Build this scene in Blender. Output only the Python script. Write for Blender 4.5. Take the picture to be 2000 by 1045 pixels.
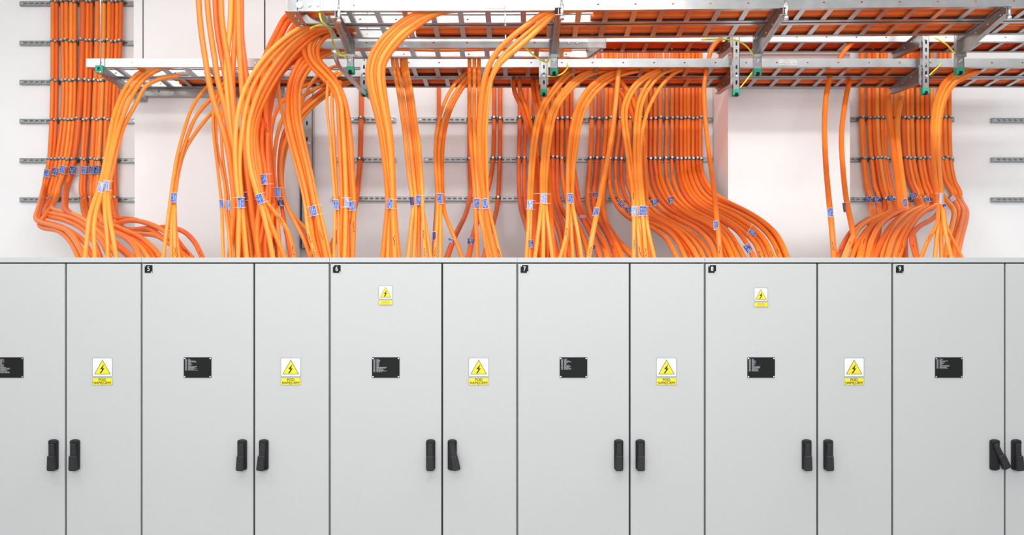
import bpy, bmesh, math, random
from mathutils import Vector, Matrix
random.seed(7)
for o in list(bpy.data.objects): bpy.data.objects.remove(o, do_unlink=True)
SC = bpy.context.scene
COL = SC.collection
# ------------------------------------------------------------------ camera
F, CX, CY, CAMZ = 1835.0, 1000.0, 705.0, 1.45      # focal length and horizon of the 2000 x 1045 frame
cam = bpy.data.cameras.new('camera'); cam.sensor_width = 36.0; cam.lens = 36.0 * F / 2000.0
cam.shift_y = (CY - 522.5) / 2000.0; cam.clip_end = 100
camo = bpy.data.objects.new('camera', cam); COL.objects.link(camo)
camo.location = (0, 0, CAMZ); camo.rotation_euler = (math.radians(90), 0, 0)
SC.camera = camo
# ------------------------------------------------------------------ light
w = bpy.data.worlds.new('room_light'); SC.world = w; w.use_nodes = True
w.node_tree.nodes['Background'].inputs[0].default_value = (0.97, 0.98, 1.0, 1)
w.node_tree.nodes['Background'].inputs[1].default_value = 0.45
def ceiling_lamp_or_fill(x, y, z, sx, sy, power):
    l = bpy.data.lights.new('ceiling_lamp_or_fill', 'AREA'); l.shape = 'RECTANGLE'; l.size = sx; l.size_y = sy
    l.energy = power; l.color = (1.0, 0.985, 0.96)
    o = bpy.data.objects.new('ceiling_lamp_or_fill', l); COL.objects.link(o); o.location = (x, y, z)
    return o
def front_fill_light(x, y, z, sx, sz, power):        # added frontal fill behind the camera; stands for no known window
    l = bpy.data.lights.new('front_fill', 'AREA'); l.shape = 'RECTANGLE'; l.size = sx; l.size_y = sz
    l.energy = power; l.color = (0.98, 0.99, 1.0)
    o = bpy.data.objects.new('front_fill', l); COL.objects.link(o); o.location = (x, y, z); o.rotation_euler = (math.radians(90), 0, 0)
    return o
ceiling_lamp_or_fill(-0.2, 2.5, 4.32, 2.9, 0.35, 36)
ceiling_lamp_or_fill(-3.2, 3.2, 4.32, 2.0, 0.35, 30)
ceiling_lamp_or_fill(0, 4.4, 4.40, 9.0, 0.25, 85)
ceiling_lamp_or_fill(0.2, 4.3, 4.40, 2.6, 0.25, 22)  # extra fill added overhead to lift the lower recess wall
ceiling_lamp_or_fill(0.1, 6.85, 4.40, 3.4, 0.2, 9)  # added rear fill, brightens the recess wall and pier side
ceiling_lamp_or_fill(3.2, 4.7, 4.40, 2.2, 0.25, 17)  # added fill to brighten the right pier and wall
front_fill_light(0, -6.0, 3.1, 12.0, 2.4, 560)
SC.view_settings.view_transform = 'Standard'; SC.view_settings.look = 'None'
SC.view_settings.gamma = 1.0; SC.view_settings.use_curve_mapping = False
SC.view_settings.exposure = 0.23

# ------------------------------------------------------------------ helpers
def P(x, y, d):            # a point seen at (x, y) of the frame, d metres in front of the camera plane
    return Vector(((x - CX) * d / F, d, CAMZ + (CY - y) * d / F))
def tag(o, label, cat, group=None):
    o['label'] = label; o['category'] = cat
    if group: o['group'] = group
    return o
def empty(name, loc, rz=0.0):
    o = bpy.data.objects.new(name, None); COL.objects.link(o); o.location = loc; o.rotation_euler = (0, 0, rz)
    o.empty_display_size = 0.05
    return o
class MB:
    def __init__(s): s.v = []; s.f = []; s.m = []; s.sm = []
    def face(s, ids, m=0, smooth=False): s.f.append(tuple(ids)); s.m.append(m); s.sm.append(smooth)
    def box(s, x0, x1, y0, y1, z0, z1, m=0):
        b = len(s.v)
        s.v += [(x0,y0,z0),(x1,y0,z0),(x1,y1,z0),(x0,y1,z0),(x0,y0,z1),(x1,y0,z1),(x1,y1,z1),(x0,y1,z1)]
        for q in ((0,3,2,1),(4,5,6,7),(0,1,5,4),(1,2,6,5),(2,3,7,6),(3,0,4,7)): s.face([b+i for i in q], m)
        return s
    def prism(s, poly, a0, a1, plane='xz', m=0, cham=0.0):
        # polygon in a plane, extruded along the remaining axis; cham shrinks the a0 end for a soft edge
        n = len(poly); b = len(s.v)
        def pt(u, v, a):
            return {'xz': (u, a, v), 'yz': (a, u, v), 'xy': (u, v, a)}[plane]
        rings = [(poly, a0), (poly, a1)]
        if cham:
            cu = sum(p[0] for p in poly)/n; cv = sum(p[1] for p in poly)/n
            mu = max(abs(p[0]-cu) for p in poly); mv = max(abs(p[1]-cv) for p in poly)
            sh = [(cu+(p[0]-cu)*(1-cham/mu), cv+(p[1]-cv)*(1-cham/mv)) for p in poly]
            sg = 1 if a1 > a0 else -1
            rings = [(sh, a0), (poly, a0+sg*cham), (poly, a1)]
        for r, a in rings: s.v += [pt(u, v, a) for u, v in r]
        k = len(rings)
        for j in range(k-1):
            for i in range(n):
                i2 = (i+1) % n
                s.face((b+j*n+i, b+j*n+i2, b+(j+1)*n+i2, b+(j+1)*n+i), m)
        s.face([b+i for i in range(n)][::-1], m); s.face([b+(k-1)*n+i for i in range(n)], m)
        return s
    def tube(s, pts, r, n=8, m=0, caps=True):
        pts = [Vector(p) for p in pts]; b = len(s.v); N = len(pts)
        up = None
        for i, p in enumerate(pts):
            t = (pts[min(i+1, N-1)] - pts[max(i-1, 0)])
            if t.length < 1e-9: t = Vector((0,0,1))
            t.normalize()
            if up is None:
                up = Vector((0,1,0)) if abs(t.y) < 0.9 else Vector((1,0,0))
            up = up - t*up.dot(t)
            if up.length < 1e-6: up = Vector((1,0,0)) - t*t.x
            up.normalize(); sd = t.cross(up)
            rr = r[i] if isinstance(r, (list, tuple)) else r
            for k in range(n):
                a = 2*math.pi*k/n
                q = p + up*(rr*math.cos(a)) + sd*(rr*math.sin(a)); s.v.append(tuple(q))
        for i in range(N-1):
            for k in range(n):
                k2 = (k+1) % n
                s.face((b+i*n+k, b+i*n+k2, b+(i+1)*n+k2, b+(i+1)*n+k), m, True)
        if caps:
            s.face([b+k for k in range(n)][::-1], m); s.face([b+(N-1)*n+k for k in range(n)], m)
        return s
    def cyl(s, c, r, a0, a1, axis='y', n=12, m=0):
        ps = []
        for a in (a0, a1):
            ps.append({'x': (a, c[0], c[1]), 'y': (c[0], a, c[1]), 'z': (c[0], c[1], a)}[axis])
        return s.tube(ps, r, n, m)
    def plate(s, u0, u1, v0, v1, a0, a1, holes=(), plane='xz', m=0):
        # rectangular sheet between a0 and a1 with real rectangular holes (u, v, w, h)
        us = {u0, u1}; vs = {v0, v1}; hs = []
        for (u, v, ww, hh) in holes:
            A = (u-ww/2, u+ww/2, v-hh/2, v+hh/2)
            if A[0] <= u0 or A[1] >= u1 or A[2] <= v0 or A[3] >= v1: continue
            hs.append(A); us |= {A[0], A[1]}; vs |= {A[2], A[3]}
        us = sorted(us); vs = sorted(vs)
        def pt(u, v, a): return {'xz': (u, a, v), 'yz': (a, u, v), 'xy': (u, v, a)}[plane]
        def isin(u, v): return any(h[0] < u < h[1] and h[2] < v < h[3] for h in hs)
        b = len(s.v); nu, nv = len(us), len(vs)
        for a in (a0, a1):
            for v in vs:
                for u in us: s.v.append(pt(u, v, a))
        idx = lambda k, i, j: b + k*nu*nv + j*nu + i
        solid = [[not isin((us[i]+us[i+1])/2, (vs[j]+vs[j+1])/2) for i in range(nu-1)] for j in range(nv-1)]
        for j in range(nv-1):
            for i in range(nu-1):
                if not solid[j][i]: continue
                s.face((idx(0,i,j), idx(0,i+1,j), idx(0,i+1,j+1), idx(0,i,j+1)), m)
                s.face((idx(1,i,j), idx(1,i,j+1), idx(1,i+1,j+1), idx(1,i+1,j)), m)
                for (di, dj, p, q) in ((-1,0,(0,0),(0,1)), (1,0,(1,1),(1,0)), (0,-1,(1,0),(0,0)), (0,1,(0,1),(1,1))):
                    ii, jj = i+di, j+dj
                    if 0 <= ii < nu-1 and 0 <= jj < nv-1 and solid[jj][ii]: continue
                    s.face((idx(0,i+p[0],j+p[1]), idx(0,i+q[0],j+q[1]), idx(1,i+q[0],j+q[1]), idx(1,i+p[0],j+p[1])), m)
        return s
    def mesh(s, name, mats):
        me = bpy.data.meshes.new(name); me.from_pydata(s.v, [], s.f)
        for mm in (mats if isinstance(mats, (list, tuple)) else [mats]): me.materials.append(mm)
        for p, mi, sm in zip(me.polygons, s.m, s.sm): p.material_index = mi; p.use_smooth = sm
        bm = bmesh.new(); bm.from_mesh(me); bmesh.ops.recalc_face_normals(bm, faces=bm.faces); bm.to_mesh(me); bm.free()
        me.update(); return me
    def build(s, name, mats, parent=None, loc=(0,0,0)):
        return link(name, s.mesh(name, mats), parent, loc)
def link(name, me, parent=None, loc=(0,0,0)):
    o = bpy.data.objects.new(name, me); COL.objects.link(o); o.location = loc
    if parent is not None: o.parent = parent
    return o
def rrect(w, h, r, n=5, cx=0, cz=0):
    out = []
    for (sx, sz, a0) in ((1,1,0),(-1,1,90),(-1,-1,180),(1,-1,270)):
        for i in range(n+1):
            a = math.radians(a0 + 90*i/n)
            out.append((cx+sx*(w/2-r)+r*math.cos(a), cz+sz*(h/2-r)+r*math.sin(a)))
    return out
# ------------------------------------------------------------------ materials
def mat(name, col, rough=0.5, metal=0.0, var=0.0, scale=20.0, bump=0.0, spec=0.5, stretch=None):
    m = bpy.data.materials.new(name); m.use_nodes = True
    nt = m.node_tree; b = nt.nodes['Principled BSDF']
    b.inputs['Base Color'].default_value = (*col, 1); b.inputs['Roughness'].default_value = rough
    b.inputs['Metallic'].default_value = metal; b.inputs['Specular IOR Level'].default_value = spec
    if var or bump:
        tc = nt.nodes.new('ShaderNodeTexCoord'); nz = nt.nodes.new('ShaderNodeTexNoise')
        nz.inputs['Scale'].default_value = scale; nz.inputs['Detail'].default_value = 4
        if stretch:
            mp = nt.nodes.new('ShaderNodeMapping'); mp.inputs['Scale'].default_value = stretch
            nt.links.new(tc.outputs['Object'], mp.inputs['Vector']); nt.links.new(mp.outputs['Vector'], nz.inputs['Vector'])
        else: nt.links.new(tc.outputs['Object'], nz.inputs['Vector'])
        if var:
            rp = nt.nodes.new('ShaderNodeValToRGB')
            rp.color_ramp.elements[0].position = 0.3; rp.color_ramp.elements[1].position = 0.7
            rp.color_ramp.elements[0].color = (*[max(0, c*(1-var)) for c in col], 1)
            rp.color_ramp.elements[1].color = (*[min(1, c*(1+var)) for c in col], 1)
            nt.links.new(nz.outputs['Fac'], rp.inputs['Fac']); nt.links.new(rp.outputs['Color'], b.inputs['Base Color'])
        if bump:
            bp = nt.nodes.new('ShaderNodeBump'); bp.inputs['Strength'].default_value = bump; bp.inputs['Distance'].default_value = 0.002
            nt.links.new(nz.outputs['Fac'], bp.inputs['Height']); nt.links.new(bp.outputs['Normal'], b.inputs['Normal'])
    return m
M = dict(
 wall=mat('white_paint', (.885,.895,.90), .75, var=.02, scale=3, bump=.15),
 panel=mat('white_board', (.84,.84,.84), .6, var=.01, scale=4),
 floor=mat('grey_floor', (.42,.42,.41), .35, var=.06, scale=6),
 ceiling=mat('ceiling_paint', (.82,.82,.81), .8, var=.01, scale=3),
 cab=mat('light_grey_enamel', (.488,.497,.502), .42, var=.012, scale=60, bump=.04),
 gap=mat('door_seal', (.012,.02,.022), .7, var=.1, scale=40),
 steel=mat('galvanised_steel', (.43,.44,.45), .26, .92, var=.10, scale=14, bump=.05),
 steel_dull=mat('galvanised_steel_dull', (.39,.385,.38), .36, .92, var=.12, scale=14, bump=.05),
 zinc=mat('zinc_screw', (.62,.63,.64), .3, .85, var=.05, scale=60),
 clip=mat('clip_steel', (.13,.13,.13), .35, .7, var=.15, scale=60),
 rail=mat('rail_steel', (.37,.39,.395), .4, .7, var=.15, scale=30),
 green=mat('green_plastic', (.0,.34,.19), .45, var=.05, scale=40),
 black=mat('black_plastic', (.009,.009,.011), .55, var=.1, scale=80, spec=.3),
 blackgrip=mat('charcoal_plastic', (.018,.017,.020), .5, var=.1, scale=80, spec=.3),
 hole=mat('hole_black', (.004,.004,.004), .9, var=.05, scale=20),  # near-black colour stands in for the shade inside holes
 yellow=mat('sign_yellow', (.80,.69,.004), .5, var=.01, scale=20),
 white=mat('sign_white', (.76,.765,.78), .5, var=.01, scale=20),
 border=mat('sign_border', (.30,.36,.36), .5, var=.02, scale=20),
 plate=mat('engraved_black', (.008,.008,.009), .6, var=.08, scale=50, spec=.2),
 engrave=mat('engraved_grey', (.33,.34,.36), .5, var=.1, scale=90),
 blue=mat('tag_blue', (.035,.105,.42), .4, var=.05, scale=40),
 bluedark=mat('tag_navy', (.018,.045,.22), .4, var=.05, scale=40),
 bluepale=mat('tag_faded_blue', (.42,.50,.78), .35, var=.1, scale=40),
 tagprint=mat('tag_print', (.42,.50,.78), .5, var=.05, scale=80),
 tie=mat('clear_tie', (.80,.72,.66), .3, var=.03, scale=40),
 earth=mat('earth_wire', (.70,.74,.05), .4, var=.25, scale=18),
 print=mat('cable_print', (.03,.012,.006), .6, var=.1, scale=40),
)
ORANGE = [mat('orange_sheath', (.93,.20,.013), .42, var=.06, scale=9, bump=.05),
          mat('orange_sheath_deep', (.79,.125,.008), .45, var=.07, scale=9, bump=.05),
          mat('orange_sheath_light', (.98,.30,.038), .40, var=.05, scale=9, bump=.05)]
_o = ['first','second','third','fourth','fifth','sixth','seventh','eighth','ninth','tenth','eleventh','twelfth','thirteenth',
      'fourteenth','fifteenth','sixteenth','seventeenth','eighteenth','nineteenth']
_n = ['zero','one','two','three','four','five','six','seven','eight','nine','ten','eleven','twelve','thirteen','fourteen',
      'fifteen','sixteen','seventeen','eighteen','nineteen']
ORD = _o + [('' if j else t[0]) + (t[1]+'-'+_o[j-1] if j else '') for t in (('twentieth','twenty'),('thirtieth','thirty'),('fortieth','forty'),('fiftieth','fifty')) for j in range(10)]
NUM = _n + [t + ('-'+_n[j] if j else '') for t in ('twenty','thirty','forty') for j in range(10)]
# ------------------------------------------------------------------ the room
WALLD, PIERD = 7.15, 6.63
def struct(o): o['kind'] = 'structure'; return o
XL, XR = -5.2, 5.2
struct(MB().box(XL, XR, WALLD, WALLD+.2, 0, 4.55).build('wall_back', M['wall']))
struct(MB().box(XL, XR, -6.2, WALLD+.2, -.1, 0).build('floor', M['floor']))
struct(MB().box(XL, XR, -6.2, WALLD+.2, 4.55, 4.65).build('ceiling', M['ceiling']))
def px(x, d): return (x - CX) * d / F
def pz(y, d): return CAMZ + (CY - y) * d / F
pier = struct(MB().box(px(263,PIERD), px(557,PIERD), PIERD, WALLD, 0, 4.55).build('wall_pier_left', M['wall']))
struct(MB().box(px(1422,PIERD), px(1660,PIERD), PIERD, WALLD, 0, 4.55).build('wall_pier_right', M['wall']))
zb = pz(160, PIERD)
for a, b_ in ((263, 279.8), (282.2, 516.8), (519.6, 557)):
    MB().plate(px(a,PIERD), px(b_,PIERD), zb, 4.54, PIERD-.016, PIERD-.004).build('panel', M['panel'], pier)
MB().box(px(263.5,PIERD), px(556.5,PIERD), PIERD-.006, PIERD-.001, zb+.002, 4.53).build('panel_backing', M['gap'], pier)
# vertical steel channel between the pier and the recess
r = empty('wall_channel', (px(601,7.1), 7.1, 0))
MB().plate(-.042, .042, 2.30, 3.75, -.028, -.024, [(0, 2.4+.12*i, .012, .03) for i in range(11)]).box(-.042,-.038,-.028,.045,2.30,3.75).box(.038,.042,-.028,.045,2.30,3.75).build('channel', M['steel'], r)
for bx in (-.018, .018):
    MB().cyl((bx, pz(280,7.07)), .011, -.036, -.028, n=8).build('bolt', M['zinc'], r)
tag(r, 'vertical grey steel channel on the wall beside the left white pier', 'channel')
# bearer on the left pier under the left end of the tray
r = empty('bearer_rail', (px(420,6.61), 6.6, pz(181,6.61)))
x0, x1 = px(284,6.61)-r.location.x, px(556,6.61)-r.location.x
MB().plate(x0, x1, -.026, .03, -.004, 0, [(x0+.10+.35*i, .004, .012, .012) for i in range(3)]).box(x0, x1, 0, .02, .026, .03).box(x0, x1, -.012, .02, -.032, -.026).build('rail', M['steel_dull'], r)
for i in range(3): MB().cyl((x0+.20+.33*i, -.004), .009, -.01, -.004, n=8).build('bolt', M['zinc'], r)
tag(r, 'grey steel bearer rail fixed across the left white pier under the tray', 'rail')

# ------------------------------------------------------------------ wall rails
RAILD = 7.124            # face of the rails
RAILS = {'left': [], 'mid': [], 'right': []}
def wall_rail(x0, x1, y, label, key=None):
    X0, X1, Z = px(x0, RAILD), px(x1, RAILD), pz(y, RAILD)
    r = empty('mounting_rail', ((X0+X1)/2, RAILD, Z)); L = (X1-X0)/2
    hl = [(-L+.05+.042*i, 0, .027, .012) for i in range(int((2*L-.06)/.042))]
    MB().plate(-L, L, -.016, .016, 0, .0025, hl).box(-L, L, 0, .024, .0145, .017).box(-L, L, 0, .024, -.017, -.0145).build('channel', M['rail'], r)
    for sx in (-1, 1):
        MB().cyl((sx*(L-.022), 0), .008, -.006, 0, n=8).build('screw', M['zinc'], r)
    tag(r, label, 'rail', 'slotted steel rails on the wall')
    if key: RAILS[key].append((y, Z))
LY = [7, 84, 160.5, 236.5, 313.5, 390]
for i, y in enumerate(LY):
    wall_rail(38, 268, y, ['topmost', 'second from top', 'third from top', 'third from bottom', 'second from bottom', 'lowest'][i] + ' of the six slotted steel rails on the left wall', 'left')
wall_rail(683, 772, 234, 'short slotted rail left of centre, highest of three short pieces in the recess')
wall_rail(655, 772, 312, 'short slotted rail left of centre, just below the highest short rail')
wall_rail(648, 1392, 388, 'long lowest slotted rail across the recess between the piers', 'mid')
wall_rail(815, 1392, 234, 'long highest slotted rail across the recess, right of the short rail', 'mid')
wall_rail(828, 1392, 312, 'long middle slotted rail across the recess between the piers', 'mid')
for i, y in enumerate((233, 312, 389.5)):
    wall_rail(1652, 1864, y, ['upper', 'middle', 'lowest'][i] + ' slotted rail behind the cables right of the right pier', 'right')
for i, y in enumerate((235, 312, 390)):
    wall_rail(1937, 2080, y, ['upper', 'middle', 'lower'][i] + ' bare slotted rail at the far right of the wall')

# ------------------------------------------------------------------ cabinets
FD = 5.0; PXM = FD / F
CT = 2.0
cab_x0 = [-91.0, 276.0, 643.5, 1010.0, 1376.5, 1743.0, 2110.0]
def text_part(s, size, cx, cz, y, m, mb, xs=1.0):
    cu = bpy.data.curves.new('t', 'FONT'); cu.body = s; cu.size = size; cu.align_x = 'CENTER'; cu.align_y = 'CENTER'
    cu.resolution_u = 4
    ob = bpy.data.objects.new('t', cu); COL.objects.link(ob)
    me = bpy.data.meshes.new_from_object(ob.evaluated_get(bpy.context.evaluated_depsgraph_get()))
    b = len(mb.v)
    for k, sh in enumerate((-.014, .014)):           # two passes set side by side give the heavier stroke
        b = len(mb.v)
        for v in me.vertices: mb.v.append((cx+v.co.x*xs+sh*size, y-.0002*k, cz+v.co.y))
        for p in me.polygons: mb.face([b+i for i in p.vertices], m)
    bpy.data.objects.remove(ob, do_unlink=True); bpy.data.curves.remove(cu); bpy.data.meshes.remove(me)
def warning_sign(cx, cz, y, wpx, hpx, parent, small=False):
    wd, hh = wpx*PXM, hpx*PXM; t = .0012
    mb = MB(); top = cz+hh/2; mid = top-hh*(.70)
    mb.prism(rrect(wd, hh*.70, .006, 3, cx, (top+mid)/2), y-t, y, m=2)
    mb.prism(rrect(wd-.007, hh*.70-.007, .005, 3, cx, (top+mid)/2), y-t-.0004, y-t, m=0)
    yb = cz-hh/2; yh = hh*.275
    mb.prism(rrect(wd, yh, .006, 3, cx, yb+yh/2), y-t, y, m=2)
    mb.prism(rrect(wd-.006, yh-.006, .005, 3, cx, yb+yh/2), y-t-.0004, y-t, m=1)
    tw, tb = wd*.80, mid+hh*.095; tt = top-hh*.075
    def tri(k, yy, m):
        c = (cx, tb+(tt-tb)/3); ps = [(cx-tw/2, tb), (cx+tw/2, tb), (cx, tt)]
        ps = [(c[0]+(p[0]-c[0])*k, c[1]+(p[1]-c[1])*k) for p in ps]
        mb.prism(ps, yy-.0004, yy, m=m)
    tri(1.0, y-t-.0004, 4); tri(.90, y-t-.0008, 1)
    bw = wd*.15; bc = tb+(tt-tb)*.36; bh = (tt-tb)*.34
    yy = y-t-.0012
    mb.prism([(cx+bw*.55, bc+bh), (cx-bw*.75, bc-bh*.02), (cx-bw*.1, bc-bh*.02), (cx+bw*.1, bc+bh*.12)], yy-.0004, yy, m=3)
    mb.prism([(cx-bw*.1, bc+bh*.02), (cx+bw*.75, bc+bh*.20), (cx-bw*.15, bc-bh*.60), (cx-bw*.32, bc-bh*.56)], yy-.0004, yy, m=3)
    mb.prism([(cx-bw*.75, bc-bh*.95), (cx-bw*.05, bc-bh*.60), (cx-bw*.40, bc-bh*.45), (cx-bw*.60, bc-bh*.48)], yy-.0004, yy, m=3)
    if small:
        for k in range(3):
            ww = wd*(.55, .6, .7)[k]; zz = yb+yh*(.76-.25*k)
            mb.box(cx-ww/2, cx+ww/2, y-t-.0008, y-t-.0004, zz-.0022, zz+.0022, 5)
    else:
        text_part('POD', yh*.46, cx, yb+yh*.72, y-t-.0010, 3, mb, 1.05)
        text_part('NAPIĘCIEM!', yh*.44, cx, yb+yh*.31, y-t-.0010, 3, mb, 1.0)
    o = mb.build('warning_sign', [M['white'], M['yellow'], M['border'], M['black'], M['gap'], M['sign_text'] if 'sign_text' in M else M['yellow']], parent)
    return o
M['sign_text'] = mat('sign_faint_text', (.55,.46,.02), .5, var=.02, scale=20)
def nameplate(cx, cz, y, parent, variant):
    wd, hh = 54*PXM, 40*PXM
    mb = MB(); mb.prism(rrect(wd, hh, .003, 2, cx, cz), y-.002, y, m=0, cham=.0006)
    for sx in (-1, 1):
        for sz in (-1, 1): mb.cyl((cx+sx*(wd/2-.006), cz+sz*(hh/2-.006)), .0035, y-.0035, y-.002, n=8, m=2)
    rnd = random.Random(variant*13+5)
    x0, z0 = cx-wd/2, cz+hh/2
    rows = {0: 14, 1: 11, 2: 13, 3: 10, 4: 12, 5: 9}[variant % 6] + 2
    for i in range(rows):
        zz = z0-.010-i*.0048
        mb.box(x0+.008, x0+.008+.010, y-.0024, y-.002, zz-.0013, zz+.0013, 1)
        ln = .012 + rnd.random()*.012
        if i > rows*0.55 or (variant % 2 and i in (2, 3)): ln = .030+rnd.random()*.028
        xx = x0+.024
        while ln > .004:
            seg = min(ln, .005+rnd.random()*.012)
            mb.box(xx, xx+seg*.85, y-.0024, y-.002, zz-.0013, zz+.0013, 1); xx += seg; ln -= seg
    return mb.build('nameplate', [M['plate'], M['engrave'], M['zinc']], parent)
def number_plate(cx, cz, y, s, parent):
    wd = 15*PXM; mb = MB(); mb.prism(rrect(wd, wd, .002, 2, cx, cz), y-.002, y, m=0)
    mb.cyl((cx-wd/2+.004, cz+wd/2-.004), .003, y-.0035, y-.002, n=8, m=2); mb.cyl((cx+wd/2-.004, cz-wd/2+.004), .003, y-.0035, y-.002, n=8, m=2)
    text_part(s, wd*.84, cx, cz, y-.0024, 1, mb, .80)
    return mb.build('number_plate', [M['plate'], M['white'], M['zinc']], parent)
def handle(cx, cz, y, ang, parent):
    hw, hh = .0475, .166
    base = MB()
    # lens-shaped escutcheon with a bulged top and bottom
    poly = []
    for i in range(13): a = math.radians(180-180*i/12); poly.append((cx+hw/2*math.cos(a), cz+hh/2-.012+.012*math.sin(a)))
    for i in range(13): a = math.radians(-180*i/12); poly.append((cx+hw/2*math.cos(a), cz-hh/2+.012+.012*math.sin(a)))
    base.prism(poly, y-.020, y, cham=.004)
    base.prism(rrect(hw*.9, .022, .008, 4, cx, cz+hh/2-.016), y-.026, y-.018, cham=.003)
    base.build('handle_base', M['black'], parent)
    lv = MB(); pz_ = cz+.050
    def rot(p):
        a = math.radians(ang); u, v = p[0]-cx, p[1]-pz_
        return (cx+u*math.cos(a)-v*math.sin(a), pz_+u*math.sin(a)+v*math.cos(a))
    up = [(cx-.013, cz+.058), (cx+.013, cz+.058), (cx+.0165, cz-.008), (cx-.0165, cz-.008)]
    lv.prism([rot(p) for p in up], y-.032, y-.012, cham=.003)
    gp = [(cx-.018, cz-.004), (cx+.018, cz-.004), (cx+.0205, cz-.078), (cx+.013, cz-.083), (cx-.013, cz-.083), (cx-.0205, cz-.078)]
    lv.prism([rot(p) for p in gp], y-.046, y-.020, cham=.004)
    lk = rot((cx+.010, cz-.055)); lv.cyl(lk, .006, y-.030, y-.016, n=8)
    lv.build('handle_lever', M['blackgrip'], parent)
names = ['4', '5', '6', '7', '8', '9']
wide_ang = [0, -2, 0, 0, 0, 24]; nar_ang = [0, -5, 11, 0, 0, 3]
HZ = pz(888, FD)
CABROOT = []
CLAB = ['light grey cabinet cut by the left edge of the photo',
        'second grey cabinet from the left, plate 5, both handles leaning slightly left',
        'third grey cabinet from the left, plate 6, right handle swung out to the right',
        'fourth grey cabinet from the left, plate 7, both handles straight, no small sign',
        'fifth grey cabinet from the left, plate 8, small warning sign and straight handles',
        'rightmost grey cabinet, plate 9, left handle swung wide open']
for i in range(6):
    a, b_ = cab_x0[i], cab_x0[i+1]
    X0, X1 = px(a, FD), px(b_, FD)
    r = empty('switchgear_cabinet', ((X0+X1)/2, FD, 0)); ox = r.location.x
    tag(r, CLAB[i], 'cabinet', 'row of switchgear cabinets'); CABROOT.append(r)
    L, R_ = X0-ox, X1-ox
    MB().box(L+.0015, R_-.0015, .022, .80, .10, CT-.002).build('body', M['cab'], r)
    MB().box(L+.004, R_-.004, .018, .0225, .104, pz(513,FD)).build('door_seal', M['gap'], r)
    MB().box(L+.01, R_-.01, .05, .78, 0, .10).build('plinth', M['blackgrip'], r)
    tf = MB(); tf.prism([(0.0, CT), (0.004, CT+.0005), (.80, CT+.0005), (.80, CT-.02), (.02, CT-.02), (.02, pz(512.2,FD)), (0.0, pz(512.2,FD))], L+.0008, R_-.0008, 'yz')
    tf.build('top_frame', M['cab'], r)
    split = a + 220.0 if i else a + 219.0
    zt = pz(515.2, FD)
    for k, (p, q) in enumerate(((a+2.0, split-1.6), (split+1.8, b_-1.6))):
        l, rr = px(p, FD)-ox, px(q, FD)-ox
        d = MB(); d.prism(rrect(rr-l, zt-.115, .003, 2, (l+rr)/2, (zt+.115)/2), 0, .018, cham=.0025)
        dob = d.build('door', M['cab'], r)
        dob['label'] = 'wide left door' if k == 0 else 'narrow right door'
        if k == 0:
            ncx = px(a+110.0, FD)-ox
            nameplate(ncx, pz(718, FD), 0, dob, i)
            if i > 0: number_plate(px(a+14.3, FD)-ox, pz(525.5, FD), 0, names[i], dob)
            if i in (2, 4): warning_sign(ncx-.001, pz(577 if i == 2 else 581, FD), 0, 28, 39, dob, True)
            handle(px(split-22, FD)-ox, HZ, 0, wide_ang[i], dob)
        else:
            warning_sign((l+rr)/2-.005, pz(725.5, FD), 0, 40, 54, dob)
            handle(px(split+20.0, FD)-ox, HZ, 0, nar_ang[i], dob)
# next cabinet, cut by the right edge: its doors begin beyond the narrow door of cabinet 9
# ------------------------------------------------------------------ cable ladders
RH = .056
rung_cache = {}
def ladder(name, label, X0, X1, d0, d1, h, yaw=0.0, phase=.08, group='cable ladders under the ceiling', hole_step=.2, splice=()):
    z = CAMZ + h; W = d1-d0; L = X1-X0
    r = empty(name, (X0, d0, z), yaw); tag(r, label, 'cable ladder', group)
    hs = [(.10+hole_step*i, RH*.52, .0105, .0075) for i in range(int(L/hole_step))]
    near = MB().plate(0, L, 0, RH, 0, .002, hs).box(0, L, .002, .028, 0, .002).box(0, L, .002, .012, RH-.002, RH)
    near.build('side_rail', M['steel'], r)
    far = MB().plate(0, L, 0, RH, W-.002, W, hs).box(0, L, W-.028, W-.002, 0, .002).box(0, L, W-.012, W-.002, RH-.002, RH)
    far.build('side_rail', M['steel'], r)
    key = round(W, 3)
    if key not in rung_cache:
        m = MB().plate(-.0145, .0145, .003, W-.003, .0022, .0042, plane='xy')
        m.box(-.0145, -.0125, .003, W-.003, .0042, .018).box(.0125, .0145, .003, W-.003, .0042, .018)
        rung_cache[key] = m.mesh('rung', M['steel'])
    x = phase
    while x < L-.02:
        link('rung', rung_cache[key], r, (x, 0, 0)); x += .15
    for sx in splice:
        sp = MB().plate(sx-.06, sx+.06, .008, RH-.006, -.0025, 0)
        so = sp.build('splice_plate', M['steel_dull'], r)
        for k in (-.045, -.016, .016, .045): MB().cyl((sx+k, RH*.5), .005, -.007, -.0025, n=8).build('bolt', M['zinc'], so)
    return r
HA = 1.879
xa, xs_ = px(582, 5.04), px(985, 5.04)
A1 = ladder('cable_ladder', 'nearest cable ladder at the top, left section with bright side rail', xa, xs_, 5.04, 5.25, HA, phase=.118)
A2 = ladder('cable_ladder', 'left section of second ladder from the front, behind the nearest', px(600,5.27), xs_, 5.265, 5.485, HA, phase=.118)
yaw = math.atan2(-.062, 2.75)
A3 = ladder('cable_ladder', 'nearest cable ladder at the top, long right section running out of frame', xs_+.002, 3.3, 5.04, 5.25, HA, yaw, phase=.099)
A4 = ladder('cable_ladder', 'right section of second ladder from the front, directly behind the nearest', xs_+.002, 3.3, 5.265, 5.485, HA, yaw, phase=.099)
B1 = ladder('cable_ladder', 'short ladder in the middle ending left of centre right, behind the front pair', px(617,5.59), px(1150,5.59), 5.59, 5.80, 1.864, phase=.115)
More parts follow.
